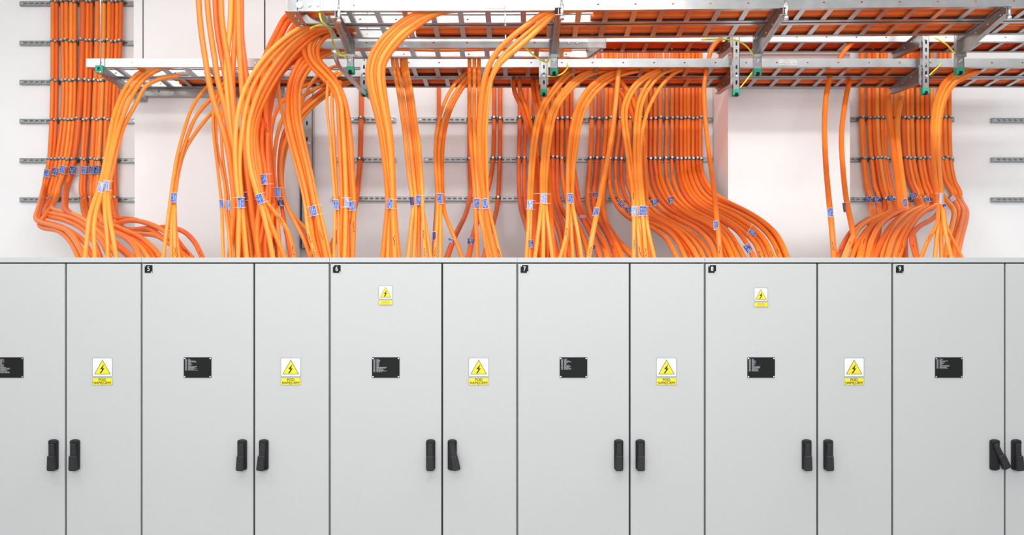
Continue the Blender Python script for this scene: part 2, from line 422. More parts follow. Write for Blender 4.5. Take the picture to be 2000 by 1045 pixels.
C1 = ladder('cable_ladder', 'front ladder of the rear pair, its left end free over the left cables', px(168,6.12), 3.75, 6.12, 6.345, 1.914, phase=.031, splice=(px(990,6.12)-px(168,6.12)+1.83,))
C2 = ladder('cable_ladder', 'back ladder of the rear pair, lying close to the white piers', px(172,6.12), 3.75, 6.36, 6.585, 1.914, phase=.068)
D1 = ladder('cable_ladder', 'highest ladder at the back, glimpsed between front and rear pairs', px(1120,6.32), 3.75, 6.31, 6.54, 2.145, phase=.05)
# end plate closing the front ladder at its left end
def obj_tube_bolt(parent, c, r=.014):
    MB().cyl((c[0], c[2]), r, c[1]-.010, c[1], n=14).cyl((c[0], c[2]), r*.55, c[1]-.016, c[1]-.008, n=6).build('bolt', M['zinc'], parent)
ep = MB().box(-.055, .12, -.004, 0, -.004, RH+.004)
epo = ep.build('hinge_plate', M['steel'], A1)
for bx in (.01, .062, .105): MB().cyl((bx, RH*.5), .010 if bx > .02 else .018, -.012, -.004, n=14).build('bolt', M['zinc'], epo)
ep = MB().plate(-.070, .004, -.006, .225, -.006, -.002, plane='xy').box(-.004, 0, -.004, .225, -.004, RH)
epo = ep.build('end_plate', M['steel'], A1)
for by in (.05, .12, .205): MB().cyl((-.024, by), .007 if by < .2 else .015, -.014, -.006, 'z', n=12).build('bolt', M['zinc'], epo)
ep = MB().prism(rrect(.19, .062, .026, 5, .045, .026), .176, .180)
epo = ep.build('hinge_plate', M['steel'], A1)
for bx in (-.018, .05, .10): MB().cyl((bx, .026), .008 if bx > 0 else .017, .168, .176, n=14).build('bolt', M['zinc'], epo)
ep = MB().plate(xs_-xa-.10, xs_-xa+.0, .01, RH-.008, -.0025, 0)
epo = ep.build('splice_plate', M['steel'], A1)
for k in range(4): MB().cyl((xs_-xa-.085+.023*k, RH*.5), .004, -.006, -.0025, n=8).build('bolt', M['zinc'], epo)
# angled end of the short ladder
L_ = px(1150,5.59)-px(617,5.59)
ep = MB().prism([(L_-.004, 0), (L_+.10, -.002), (L_+.104, .004), (L_+.015, .20), (L_+.005, .20), (L_+.085, .012), (L_-.004, .010)], 0, RH, 'xy')
epo = ep.prism([(L_+.104, 0), (L_+.015, .20), (L_-.005, .20), (L_+.07, .0)], -.002, .001, 'xy').build('angled_end', M['steel_dull'], B1)
for k in range(4): MB().cyl((L_+.080-.018*k, .035+.042*k), .007, -.010, -.002, 'z', n=8).build('bolt', M['zinc'], epo)
for k in range(2): MB().cyl((L_-.07-.05*k, RH*.5), .006, -.006, 0, n=8).build('bolt', M['zinc'], epo)

# ------------------------------------------------------------------ hanging posts with cantilever arms
def arm_mesh(mb, x, y0, y1, top, r0, r1, wdt=.036):
    # tapered channel arm from the post (y0) to its tip (y1); top is level
    web = [(y0, top), (y1, top), (y1, top-r1), (y0, top-r0)]
    mb.prism(web, x-.0015, x+.0015, 'yz')
    mb.prism([(y0, top), (y1, top), (y1, top-.003), (y0, top-.003)], x-wdt/2, x+wdt/2, 'yz')
    n = (y1-y0)
    mb.prism([(y0, top-r0), (y1, top-r1), (y1, top-r1+.003), (y0, top-r0+.003)], x-wdt/2, x+wdt/2, 'yz')
    return mb
def post(X, d, zbot, label, arms, slots=True, group='hanging posts of the cable ladders', rod=None):
    r = empty('hanging_post', (X, d, zbot)); tag(r, label, 'support post', group)
    H = 4.55-zbot
    hl = [(0, .06+.05*i, .012, .026) for i in range(int((H-.1)/.05))] if slots else [(0, .055, .008, .014)]
    MB().plate(-.0205, .0205, 0, H, -.0205, -.018, hl).plate(-.018, .0205, 0, H, -.0205, -.018, [(0, .06+.05*i, .012, .026) for i in range(int((H-.1)/.05))], plane='yz').box(.018, .0205, -.0205, .0205, 0, H).build('channel', M['steel'], r)
    cap = MB().prism(rrect(.046, .046, .004, 2), -.022, .016, 'xy', cham=.003).box(-.010, .010, -.024, .0, -.024, -.006, 1)
    cap.build('end_cap', [M['green'], M['hole']], r)
    for (h, tip, r0, r1) in arms:
        top = CAMZ+h-zbot-.001; mb = MB(); s = 1 if tip > d else -1
        arm_mesh(mb, 0, s*.021, tip-d, top, r0, r1)
        ao = mb.build('cantilever_arm', M['steel_dull'], r)
        MB().box(-.030, .030, s*.018 if s > 0 else -.030, s*.030 if s > 0 else -.018, top-r0-.015, top).build('foot_plate', M['steel'], ao)
        yb_ = (.0) ; MB().cyl((0, top-r0*.75 if s > 0 else top-r0-.035), .009, -.030, -.020, n=6).build('bolt', M['zinc'], ao)
        for k in range(3):
            MB().cyl((s*.06+(tip-d-s*.06)*(.3+.28*k), top-.02), .006, -.005, .005, 'x', n=8).build('bolt', M['zinc'], ao)
        if rod:
            t = tip-d+.012
            rm = MB().tube([(rod, t, top-.045), (rod, t, H)], .0045, 8).tube([(rod, t, top-.055), (rod, t, top+.02)], .010, 8).tube([(rod, t, top-.062), (rod, t, top-.048)], .014, 6)
            rm.build('threaded_rod', M['zinc'], ao)
    return r
for i, (x, yb) in enumerate(((685, 137), (1082, 140), (1478.5, 141), (1873, 139))):
    post(px(x,5.52), 5.52, pz(yb,5.52), ORD[i]+' from the left of the front hanging posts with green end caps',
         [(HA, 4.985 if i else 5.03, .085, .042)], rod=.018, slots=False, group='front hanging posts')
for i, (x, yb) in enumerate(((712, 181), (1062, 181), (1437, 181), (1806, 178))):
    post(px(x,6.06), 6.06, pz(yb,6.06), ORD[i]+' from the left of the rear slotted hanging posts with green end caps',
         [(1.914, 6.60, .11, .040)] + ([(2.145, 6.56, .10, .04)] if i > 1 else []), group='rear hanging posts')
# beam under the free left end of the rear pair
bx = px(200, 6.13)
r = empty('end_beam', (bx, 6.10, CAMZ+1.914)); tag(r, 'steel beam with green cap under the free left end of the rear ladders', 'beam')
MB().plate(0.0, .52, -.042, -.001, -.0205, -.018, [(.05+.05*i, -.021, .026, .012) for i in range(9)], plane='yz').plate(-.0205, .0205, 0.0, .52, -.043, -.041, [(0, .05+.05*i, .012, .026) for i in range(9)], plane='xy').box(.018, .0205, 0, .52, -.042, -.001).build('channel', M['steel_dull'], r)
MB().plate(-.024, .024, -.048, .0, -.02, 0.0, [(0, -.024, .022, .022)]).build('end_cap', M['green'], r)
MB().tube([(0.006, -.012, -.045), (0.006, -.012, 1.17)], .0045, 8).tube([(0.006, -.012, -.05), (0.006, -.012, -.036)], .012, 6).build('threaded_rod', M['zinc'], r)
MB().box(-.02, .10, .515, .526, -.09, -.0).cyl((.03, -.07), .008, .508, .516, n=8).cyl((.075, -.07), .008, .508, .516, n=8).build('foot_plate', M['steel'], r)
# slanted brace bar beside the first rear post
r = empty('brace_bar', P(653, 100, 5.05)); o0 = r.location
pts = [Vector(P(*q))-o0 for q in ((651.5, 97, 5.03), (655, 112, 5.06), (662, 130, 5.14), (682, 151, 5.45), (703, 173, 5.86), (722, 191, 6.2))]
MB().tube(pts, .0125, 8).build('bar', M['steel'], r)
MB().cyl((pts[0].x, pts[0].z-.012), .008, -.02, -.008, n=10).build('bolt_hole', M['hole'], r)  # solid black disc painted as the dark of the hole
tag(r, 'slanted pale steel brace bar beside the leftmost green capped posts', 'brace')
# ------------------------------------------------------------------ cables
def smooth_path(pts, per=7, passes=6):
    n = len(pts); out = []
    g = lambda i: pts[max(0, min(n-1, i))]
    for i in range(n-1):
        p0, p1, p2, p3 = g(i-1), g(i), g(i+1), g(i+2)
        for k in range(per):
            t = k/per
            out.append(((p1*2) + (p2-p0)*t + (p0*2-p1*5+p2*4-p3)*(t*t) + (p1*3-p0-p2*3+p3)*(t**3))*.5)
    out.append(pts[-1].copy())
    for _ in range(passes):
        new = [out[0]]
        for i in range(1, len(out)-1): new.append((out[i-1]+out[i]*2+out[i+1])*.25)
        new.append(out[-1]); out = new
    return out
ALLC = []      # (projected samples, radius, object)
def sstep(t): t = max(0., min(1., t)); return t*t*(3-2*t)
def cable(path, dia, d0, de, k, label, group, m=0, name='orange_cable', end='cab', p=1.0):
    q = [tuple(float(c) for c in s.split(',')) for s in path.split()]
    s = [0.0]
    for i in range(1, len(q)): s.append(s[-1] + math.hypot(q[i][0]-q[i-1][0], q[i][1]-q[i-1][1]))
    tot = s[-1]; pts = []
    for i, c in enumerate(q):
        t = 0 if i <= k else (s[i]-s[k])/(tot-s[k])
        d = d0 + (de-d0)*(sstep(t) if p == 1.0 else t**p)
        pts.append(P(c[0], c[1], d))
    if end == 'cab':
        x, y = q[-1]; x1, y1 = q[-2]; e = P(x, y, de); sl = (x-x1)/max(8, y-y1)
        yz = CY-(CT-CAMZ)*F/de
        pts.append(Vector(((x+sl*(yz-y)-CX)*de/F, de, CT+.0006)))
    sp = smooth_path(pts)
    r = dia/2000.0
    for v in sp: v.y = min(v.y, max(WALLD-r-.029, 7.0))
    o0 = sp[-1].copy()
    mb = MB(); mb.tube([v-o0 for v in sp], r, 10)
    ob = mb.build(name, ORANGE[m], None, o0)
    tag(ob, label, 'cable', group)
    ALLC.append(([(CX+v.x*F/v.y, CY-(v.z-CAMZ)*F/v.y, v.y) for v in sp], r, ob, sp))
    return ob
def bundle(paths, phrase, group, dia, d0, de, k, m=0, jit=.012, p=1.0, name='orange_cable', end='cab'):
    N = len(paths)
    for i, pa in enumerate(paths):
        dd = dia
        if isinstance(pa, tuple): pa, dd = pa
        mm = m if not isinstance(m, (list, tuple)) else m[i % len(m)]
        off = jit*((i % 3)-1)
        lab = ORD[i]+' from left of '+NUM[N]+' cables '+phrase
        cable(pa, dd, d0+(off*.4 if d0 < 7 else min(0, off)*.3), de+off, k, lab, group, mm, p=p, name=name, end=end)
WD = WALLD-.052
# --- left wall risers
bundle(['103,-60 103,60 102,200 98,290 94,325 84,370 75,405 69,425 78,434 108,442 135,452 152,475 164,503',
 '110.5,-60 110.5,60 110,200 106,290 99,335 87,390 78,424 87,433 115,440 148,458 168,478 180,503',
 '122,-60 122,60 124,200 114,290 106,340 94,392 84,417 94,424 125,430 160,447 185,475 196,503',
 '129.5,-60 129.5,60 131,200 122,290 113,340 98,392 88,411 98,418 135,424 168,441 198,470 213,503',
 '139,-60 139,60 138,200 130,290 120,340 107,390 100,405 112,412 140,417 165,430 192,452 214,480 228,503',
 '146.5,-60 146.5,60 146,200 138,290 127,335 112,385 88,422 76,437 85,446 110,449 130,463 143,482 153,503',
 ('162,-60 162,60 156,200 148,290 139,335 131,365 127,390 127,408 138,418 160,430 190,449 220,472 242,490 257,503', 45),
 '171,-60 171,60 167,200 162,290 160,340 160,390 164,418 176,433 200,437 222,440 247,451 274,463 300,485 314,503',
 '178.5,-60 178.5,60 175,200 168,290 166,340 167,390 171,416 182,435 207,441 237,456 270,471 290,487 301,503',
 ('190,-60 190,60 185,200 181,290 179,340 178,390 181,420 192,440 215,451 240,461 262,480 271,503', 37),
 '197,-60 197,60 193,200 188,290 186,340 185,390 189,425 211,447 245,455 280,457 305,460 330,475 350,490 366,503',
 ('203,-60 203,60 199,200 194,290 192,340 191,390 193,420 203,440 226,456 252,466 275,484 288,503', 37),
 '213,-60 213,60 208,200 205,290 203,340 200,395 205,422 222,437 243,432 268,431 300,440 325,455 345,480 359,503',
 '220,-60 220,60 214,200 210,290 209,340 211,390 214,414 225,427 250,427 280,434 314,448 340,462 358,485 374,503',
 '228.5,-60 228.5,60 222,200 219,290 218,340 219,390 222,418 231,440 250,449 275,447 292,447 312,460 335,478 349,503',
 '236,-60 236,60 229,200 226,290 225,340 226,390 228,420 241,446 270,456 295,450 318,443 345,447 363,455 381,474 395,503'],
 'clipped to the left wall rails', 'cables on the left wall', 31, WD, 5.52, 5, m=[0,1,0,0,2,0,1], jit=.05, p=.62)
bundle(['340,126 314,130 293,134 271,142 246,169 229,206 219,239 212,280 204,325 196,360 188,382 176,418 171,453 166,503',
 '350,127 322,131 298,136 278,147 256,172 237,206 226,245 217,290 208,330 202,360 197,382 188,410 183,450 185,503',
 '355,128 331,131 311,136 281,154 254,194 234,245 222,290 212,335 207,365 205,382 206,424 210,464 211,503',
 '350,148 320,152 298,160 281,172 264,206 242,245 229,290 218,335 212,365 211,382 214,424 221,464 227,503'],
 'bending from the left ladder end', 'cables dropping from the left ladder end', 27, 6.25, 5.36, 2, m=2)
bundle(['500,146 460,147 430,152 412,162 388,189 371,219 358,260 346,305 337,360 334,385 332,400 326,444 319,503',
 '500,148 458,150 430,173 412,192 388,219 370,256 352,310 342,360 338,385 336,410 335,450 335,503',
 '500,150 448,155 420,186 395,212 376,240 360,285 348,335 342,372 341,395 342,440 346,475 350,503',
 '500,152 452,160 425,207 405,230 386,254 362,291 350,330 344,365 341,390 341,420 341,460 342,503'],
 'slim and alone before the left pier', 'slim bundle before the left pier', 23, 6.42, 5.42, 1, m=2)
# --- tall bundle from above
bundle(['386,-40 389,20 394,70 401,115 408,160 420,207 438,262 447,300 452,340 457,385 456,420 452,460 450,503',
 '403,-40 406,20 413,75 420,120 426,160 438,205 447,255 453,300 458,340 463,385 462,430 463,470 465,503',
 '420,-40 421,20 426,70 433,110 440,150 447,190 452,230 459,280 463,330 467,385 468,430 470,465 473,503',
 '431,-40 432,20 436,60 443,105 450,150 455,200 459,250 464,300 469,350 472,390 474,430 478,465 481,503',
 '452,-40 451,20 449,60 444,100 442,140 444,180 448,220 454,270 462,320 474,385 480,430 487,470 491,503',
 '462,-40 462,20 460,70 456,115 454,150 455,190 460,240 468,290 476,330 483,380 490,430 495,470 499,503',
 '466,-40 466,40 467,80 469,120 472,160 475,210 478,260 482,320 488,370 494,420 500,465 506,503',
 '471,-40 471,30 472,75 476,110 481,150 485,190 486,230 487,270 491,320 496,380 501,430 506,470 513,503'],
 'in the tall bundle from above', 'tall bundle from above', 34, 5.62, 5.45, 0, m=[0,0,1,0,2], jit=.03)
bundle(['452,146 438,160 426,180 418,207 416,235 418,270 424,320 430,372 433,400 434,440 436,503',
 '455,150 440,168 430,188 424,212 421,240 424,290 434,335 441,378 441,410 447,460 450,503',
 '458,156 446,174 437,200 432,240 434,300 441,350 446,385 446,420 450,460 455,503'],
 'thin, left of the tall bundle', 'thin cables beside the tall bundle', 20, 6.36, 5.36, 1, m=2)
# --- big arc from the left end of the front ladders
ARC = [(26, 5.30, 2, '700,41 650,42 618,45 588,53 554,76 519,109 486,157 468,205 461,250 459,290 460,330 464,374 467,400 466,450 465,503'),
 (26, 5.33, 2, '700,45 650,46 622,49 594,57 556,85 520,124 493,168 480,211 473,255 468,300 468,345 471,378 473,405 477,450 482,503'),
 (29, 5.36, 2, '700,48 650,49 625,52 600,60 562,92 527,138 505,178 492,215 485,245 484,290 489,330 499,368 505,388 511,405 520,440 527,470 533,503'),
 (29, 5.40, 0, '700,53 655,54 628,57 604,67 568,99 534,145 512,185 498,220 491,250 490,290 495,330 504,366 509,388 518,408 532,445 545,475 556,503'),
 (26, 5.43, 0, '700,58 658,59 632,62 607,75 573,108 540,152 518,192 504,225 496,255 496,295 501,335 509,368 514,388 526,402 545,425 560,447 569,475 574,503'),
 (32, 5.64, 0, '690,86 650,87 625,89 600,91 578,97 552,115 535,140 520,170 512,205 503,240 500,275 506,320 510,355 508,400 503,440 502,470 506,503'),
 (32, 5.68, 1, '690,91 650,92 628,93 606,97 586,105 561,122 541,150 528,185 518,220 512,245 511,295 518,335 521,370 517,410 515,440 509,465 501,503'),
 (32, 5.72, 1, '690,96 650,97 626,98 602,104 574,119 551,141 538,165 530,200 524,240 522,290 524,330 526,365 524,400 521,440 519,470 520,503')]
for i, (dia, d0, m_, pa) in enumerate(ARC):
    cable(pa, dia, d0, 5.22+.012*i, 2, ORD[i]+' from left of eight cables arching left from the front ladder', 'big arching bundle left of centre', m_, p=1.0)
for i, pa in enumerate(['660,17 610,17 563,27 541,62 526,92 512,125 500,160 497,200 502,250 509,300 515,345 514,400 513,450 516,503',
 '660,20 620,21 571,33 548,70 533,100 520,135 510,170 507,210 512,260 516,300 520,345 527,400 530,450 531,503',
 '660,24 625,26 581,43 558,80 543,110 530,145 522,180 520,220 522,260 527,300 531,345 536,400 540,450 543,503']):
    cable(pa, 33, 5.15, 5.62, 1, ['leftmost','middle','rightmost'][i]+' of three dark cables behind the big left arch', 'dark cables behind the arch', 1, p=.33)
bundle(['720,148 680,149 650,151 615,159 590,170 560,190 540,216 530,252 529,290 532,335 535,370 534,400 530,440 528,470 524,503',
 '720,150 684,151 655,157 630,166 595,186 562,212 545,250 537,290 535,330 538,370 541,400 543,440 545,470 546,503',
 '720,152 688,153 660,161 636,173 602,198 574,225 555,258 547,295 545,335 547,370 550,400 556,440 562,470 568,503',
 '720,154 690,156 662,165 640,178 608,203 580,232 561,265 551,300 548,340 552,375 560,402 575,432 594,468 606,503',
 '720,151 685,154 655,163 628,176 600,205 575,238 559,272 550,305 549,345 552,382 565,414 580,440 598,466 620,503',
 '720,156 694,158 668,168 645,182 612,207 585,238 566,270 555,307 551,345 554,382 562,406 575,425 600,450 622,474 636,503'],
 'curving low right of the big arch', 'low curving bundle left of centre', 25, 6.43, 5.46, 2, m=[0,2,1,2,1,2], jit=.03)
bundle([('545,112 543,150 545,190 552,220 562,262 572,300 583,340 591,370 597,405 600,440 606,470 617,503', 24),
 ('680,86 640,88 614,93 597,104 580,126 568,156 562,190 562,225 569,262 580,305 590,345 597,372 603,405 608,440 612,470 622,503', 31),
 ('680,89 645,91 620,98 602,112 586,132 575,158 570,190 572,228 579,265 589,305 598,345 603,372 610,405 617,440 622,470 629,503', 29),
 ('680,93 650,95 626,104 606,120 590,140 580,162 577,192 579,230 586,268 596,310 604,345 609,372 616,405 623,440 631,475 637,503', 31),
 ('680,97 655,99 632,110 612,126 597,146 587,168 584,198 586,235 592,270 601,310 609,345 614,372 622,405 631,440 639,475 645,503', 25)],
 'slanting across the left pier edge', 'slanting bundle over the pier edge', 27, 5.70, 5.34, 1, m=[2,0,0,0,2], jit=.02)
cable('660,128 640,135 616,151 594,188 585,222 584,255 588,300 598,345 606,375 611,410 613,450 611,480 607,503', 20, 5.9, 5.42, 2, 'thin pale cable looping behind the slanting bundle', 'thin cables', 2)
bundle([('660,140 645,150 639,174 639,217 644,258 647,300 651,350 654,385 654,420 653,460 652,503', 17),
 ('668,142 654,152 648.5,177 649,220 652,270 655,330 658,385 661,420 661,460 662,503', 20),
 '690,57 650,56 624,60 603,71 594,94 597,112 610,132 632,154 650,174 660,200 662,240 664,290 666,340 668,390 667,430 666,470 666,503',
 '690,58 655,57 631,61 612,72 604,91 607,112 620,130 640,150 657,172 667,205 670,250 673,300 675,345 676,390 675,430 674,470 673,503',
 '665,158 662,170 664,190 667,225 671,270 675,320 680,370 681,400 680,440 680,470 680,503',
 ('690,60 660,59 638,63 620,74 611,94 615,114 630,132 648,150 661,172 672,200 677,240 681,290 684,340 687,390 682,430 677,470 671,503', 22),
 '690,62 665,62 643,68 627,81 620,98 624,118 640,136 655,155 667,178 676,205 682,245 686,290 689,345 692,390 691,430 690,470 689,503'],
 'looping into the three-tag bundle', 'three-tag looping bundle', 27, 5.46, 5.34, 4, m=[2,2,0,2,0,2,0], jit=.02)
# --- drops from the front ladders
bundle(['1000,16 880,17 852,20 830,25 799,32 759,62 729,99 718,137 722,174 734,220 743,260 751,320 756,372 757,400 753,440 747,503',
 '1010,16 884,18 856,21 833,27 806,34 766,63 736,100 725,137 728,173 739,218 748,260 756,320 760,372 760,400 759,440 757,503',
 '1020,17 888,18 858,22 836,29 813,36 774,65 744,101 733,135 735,172 745,217 753,260 760,320 763,372 763,400 764,440 764,503',
 '1030,17 892,19 860,23 839,31 821,38 783,66 752,103 740,134 742,171 750,216 758,260 764,320 766,372 766,400 768,440 771,503',
 '1040,18 896,20 862,25 842,33 828,42 791,70 760,106 748,134 750,170 756,215 763,260 767,320 769,372 770,400 773,440 779,503'],
 'pouring from the front ladder left of centre', 'front drop left of centre', 27, 5.10, 5.33, 4, m=[0,2,0,2,0], jit=.012)
for i, pa in enumerate(['760,80 738,110 729,140 732,180 741,220 748,260 754,320 758,372 759,410 756,450 752,503', '778,82 752,110 742,140 744,180 751,220 757,260 761,320 764,372 766,410 767,450 768,503']):
    cable(pa, 29, 5.22, 5.42, 2, ['left', 'right'][i]+' of two cables half hidden behind the front drop left of centre', 'front drop left of centre', 1)
bundle(['766,88 766,104 768,130 777,174 787,240 792,280 797,330 804,380 807,405 803,440 797,503', '774,88 774,104 776,130 785,174 795,240 801,280 806,330 811,380 812,405 811,440 808,503',
 '783,88 783,104 785,130 794,174 803,240 809,280 814,330 818,380 819,405 818,440 818,503', '792,88 792,104 794,130 803,174 812,240 818,280 822,330 825,380 825,405 827,440 830,503',
 '788,88 788,108 790,134 799,176 809,240 815,290 820,340 822,380 824,405 831,440 841,503'],
 'dropping from the short middle ladder', 'drop from the short ladder', 24, 5.85, 5.36, 1, m=[2,2,0,2,2], jit=.02)
bundle(['970,128 940,132 913,139 884,169 864,211 853,255 850,300 852,345 855,385 854,420 852,460 849,503', '972,132 945,136 918,144 890,179 872,216 861,258 857,300 858,345 860,385 860,420 860,460 860,503',
 '975,137 948,141 922,149 897,182 879,218 868,260 864,300 863,345 865,390 868,415 880,446 903,503'],
 'arching from the rear ladders at centre left', 'small arch at centre left', 24, 6.28, 5.40, 2, m=[2,2,0])
bundle(['917,86 917,180 918,250 921,300 925,350 928,390 929,420 931,460 932,503', '926.5,86 926.5,180 926,250 928,300 931,350 933,390 937,420 946,460 954,503',
 '935.5,86 935.5,180 934,250 934,300 936,350 937,390 942,420 951,465 960,503'],
 'hanging straight from the short ladder at centre', 'straight drop at centre', 25, 5.85, 5.40, 0, m=[0,2,0])
bundle([('1260,13 1120,16 1085,20 1060,27 1035,45 1000,72 970,102 951,138 942,180 938,225 936,262 937,310 941,350 945,385 948,405 953,440 960,470 968,503', 31),
 ('1260,14 1124,17 1088,23 1066,33 1040,55 1004,86 976,115 961,145 955,190 951,230 949,265 950,310 951,350 952,385 955,410 965,450 972,480 978,503', 20),
 ('1260,15 1128,19 1092,25 1071,38 1045,63 1008,96 976,123 957,158 948,200 944,240 942,280 944,330 947,380 949,410 951,450 956,480 962,503', 31)],
 'pouring from the front ladder at centre', 'front drop at centre', 30, 5.09, 5.33, 4, m=[0,2,2], jit=.02)
# --- wall cables in the recess
cable('706,110 706,200 705,250 703,320 698,375 690,415 675,435 660,455 649,480 640,503', 40, WD, 5.6, 4, 'lone thick dark cable on the short rails at the left of the recess', 'cables on the recess wall', 1)
cable('857,110 857,230 857,300 856,350 853,400 850,450 848,503', 32, WD, 5.55, 3, 'dark wall cable half hidden behind the small arch at centre left', 'cables on the recess wall', 1)
cable('917,110 917,250 917,330 919,375 910,418 889,460 873,503', 34, WD, 5.55, 3, 'thick wall cable swinging left below the lowest rail at centre', 'cables on the recess wall', 1)
cable('965,110 965,250 963,310 958,350 947,388 928,445 915,503', 34, WD, 5.55, 3, 'left of the two dark wall cables right of the straight centre drop', 'cables on the recess wall', 1)
cable('977,110 977,250 976,320 972,400 960,446 946,503', 34, WD, 5.58, 3, 'right of the two dark wall cables right of the straight centre drop', 'cables on the recess wall', 1)
bundle(['1015,90 1015,240 1013,310 1014,375 1018,410 1028,440 1036,470 1038,503', '1026,90 1026,240 1024,310 1024,375 1028,410 1036,445 1043,475 1046,503',
 '1036,90 1036,240 1040,310 1043,375 1045,420 1048,460 1052,503', '1047,90 1047,240 1050,310 1052,375 1053,420 1056,460 1058,503',
 '1059,90 1059,240 1062,310 1064,375 1068,415 1078,455 1090,503', '1070,90 1070,240 1072,310 1073,375 1078,410 1090,445 1098,475 1101,503',
 '1080,90 1080,240 1080,310 1081,370 1086,400 1100,440 1108,475 1113,503', '1089,90 1089,240 1088,310 1088,370 1094,402 1110,430 1124,460 1131,503',
 '1098,90 1098,240 1097,310 1100,360 1108,395 1124,430 1140,465 1150,503', '1108,90 1108,240 1108,310 1112,350 1121,385 1131,415 1145,440 1162,475 1172,503',
 '1116,90 1116,240 1117,300 1122,340 1128,375 1136,412 1155,440 1178,470 1190,503'],
 'clipped to the wall just right of centre', 'centre wall cables', 33, WD, 5.6, 2, m=[1,1,0], jit=.04)
bundle(['1156,90 1156,240 1153,310 1148,370 1148,400 1155,430 1170,460 1186,503', '1170,90 1170,240 1166,310 1160,370 1160,405 1172,435 1190,465 1205,503',
 '1184,90 1184,240 1178,310 1172,370 1172,405 1184,435 1203,466 1225,490 1238,503', '1193,90 1193,240 1187,310 1179,370 1178,410 1186,440 1200,470 1216,503'],
 'on the wall left of the wide fan', 'four wall cables left of the fan', 38, WD, 5.58, 3, m=[0,1,0], jit=.03)
bundle(['1201,90 1201,240 1191,310 1191,365 1203,400 1230,427 1265,440 1298,462 1310,480 1322,503', '1211,90 1211,240 1202,310 1203,360 1214,395 1240,424 1272,436 1305,452 1325,475 1338,503',
 '1221,90 1221,240 1213,310 1214,355 1223,388 1248,418 1282,434 1315,455 1338,480 1350,503', '1231,90 1231,240 1225,310 1226,355 1236,385 1258,414 1290,431 1322,450 1347,478 1362,503',
 '1241,90 1241,240 1236,320 1241,365 1253,395 1275,420 1305,435 1338,455 1362,480 1374,503', '1252,90 1252,240 1248,320 1252,365 1264,392 1285,418 1315,434 1350,455 1376,482 1388,503',
 '1262,90 1262,240 1261,320 1265,360 1276,388 1298,414 1328,430 1362,448 1388,475 1398,503', '1271,90 1271,240 1270,315 1275,355 1285,382 1303,405 1335,426 1370,443 1398,470 1410,503',
 '1280,90 1280,240 1279,312 1284,350 1294,378 1312,402 1342,424 1378,440 1405,465 1420,503', '1290,90 1290,240 1288,310 1291,345 1301,375 1318,400 1348,422 1384,438 1412,464 1430,503',
 '1302,90 1302,240 1300,310 1302,345 1312,375 1328,398 1355,420 1390,435 1420,462 1440,503', '1313,90 1313,240 1312,310 1313,340 1322,372 1338,397 1363,416 1398,433 1428,460 1453,503',
 '1322,90 1322,240 1322,310 1325,342 1332,370 1347,394 1372,413 1405,428 1440,450 1460,478 1472,503', '1330,90 1330,240 1330,310 1332,340 1340,368 1355,391 1380,410 1415,427 1450,450 1475,475 1486,503',
 '1338,90 1338,240 1338,310 1339,338 1347,366 1362,388 1388,407 1425,424 1462,448 1485,472 1498,503', '1345,90 1345,240 1345,310 1347,335 1355,364 1370,386 1396,404 1435,421 1472,446 1496,472 1510,503',
 '1353,90 1353,240 1353,308 1355,332 1363,360 1378,382 1404,400 1442,416 1480,438 1508,468 1524,503', '1361,90 1361,240 1361,305 1363,330 1371,356 1386,378 1412,395 1450,413 1488,436 1516,466 1533,503',
 '1368,90 1368,240 1368,305 1370,328 1377,352 1391,374 1416,392 1455,411 1493,435 1521,464 1538,503'],
 'in the wide fan sweeping right', 'wide fan of wall cables', 31, WD, 5.55, 3, m=[0,0,1,0,0], jit=.04, p=.7)
cable('1410,76 1402,80 1390,96 1383,120 1376,160 1375,185 1378,240 1386,310 1394,366 1399,420 1403,455 1407,503', 30, 6.2, 5.42, 6, 'lone cable hanging in front of the right end of the wide fan', 'single hanging cables', 0)
# --- front arches in the middle
bundle(['1004,146 1004,178 1017,206 1031,247 1041,285 1046,330 1048,380 1045,430 1042,503', '1014,146 1016,180 1028,212 1038,255 1046,295 1050,340 1052,385 1050,430 1050,503',
 '1041,146 1042,178 1050,212 1057,258 1062,300 1066,350 1070,400 1071,450 1070,503', '1049,146 1051,180 1059,215 1065,262 1070,310 1073,360 1076,405 1078,450 1084,503'],
 'leaning right from the rear ladder, centre', 'leaning dark cables at centre', 32, 6.42, 5.62, 1, m=[1,0,1,0], jit=.02)
bundle(['1180,127 1150,132 1112,138 1086,165 1063,196 1049,230 1041,270 1036,320 1034,365 1033,400 1032,440 1030,470 1028,503', '1185,130 1155,135 1118,142 1093,168 1070,198 1056,230 1048,270 1042,320 1039,365 1037,400 1036,440 1035,470 1034,503'],
 'of the leftmost pale arch right of centre', 'leftmost pale arch', 24, 6.26, 5.42, 2, m=2)
bundle(['1220,127 1185,132 1140,142 1104,171 1076,214 1066,250 1061,290 1058,340 1058,385 1057,405 1052,445 1045,503', '1225,130 1190,134 1146,143 1109,173 1081,211 1071,250 1065,292 1062,340 1062,385 1061,410 1061,450 1061,503',
 '1228,133 1195,137 1152,146 1115,175 1089,210 1078,250 1072,292 1067,345 1066,385 1067,410 1072,450 1079,503'],
 'of the second pale arch right of centre', 'second pale arch', 24, 6.26, 5.38, 2, m=2)
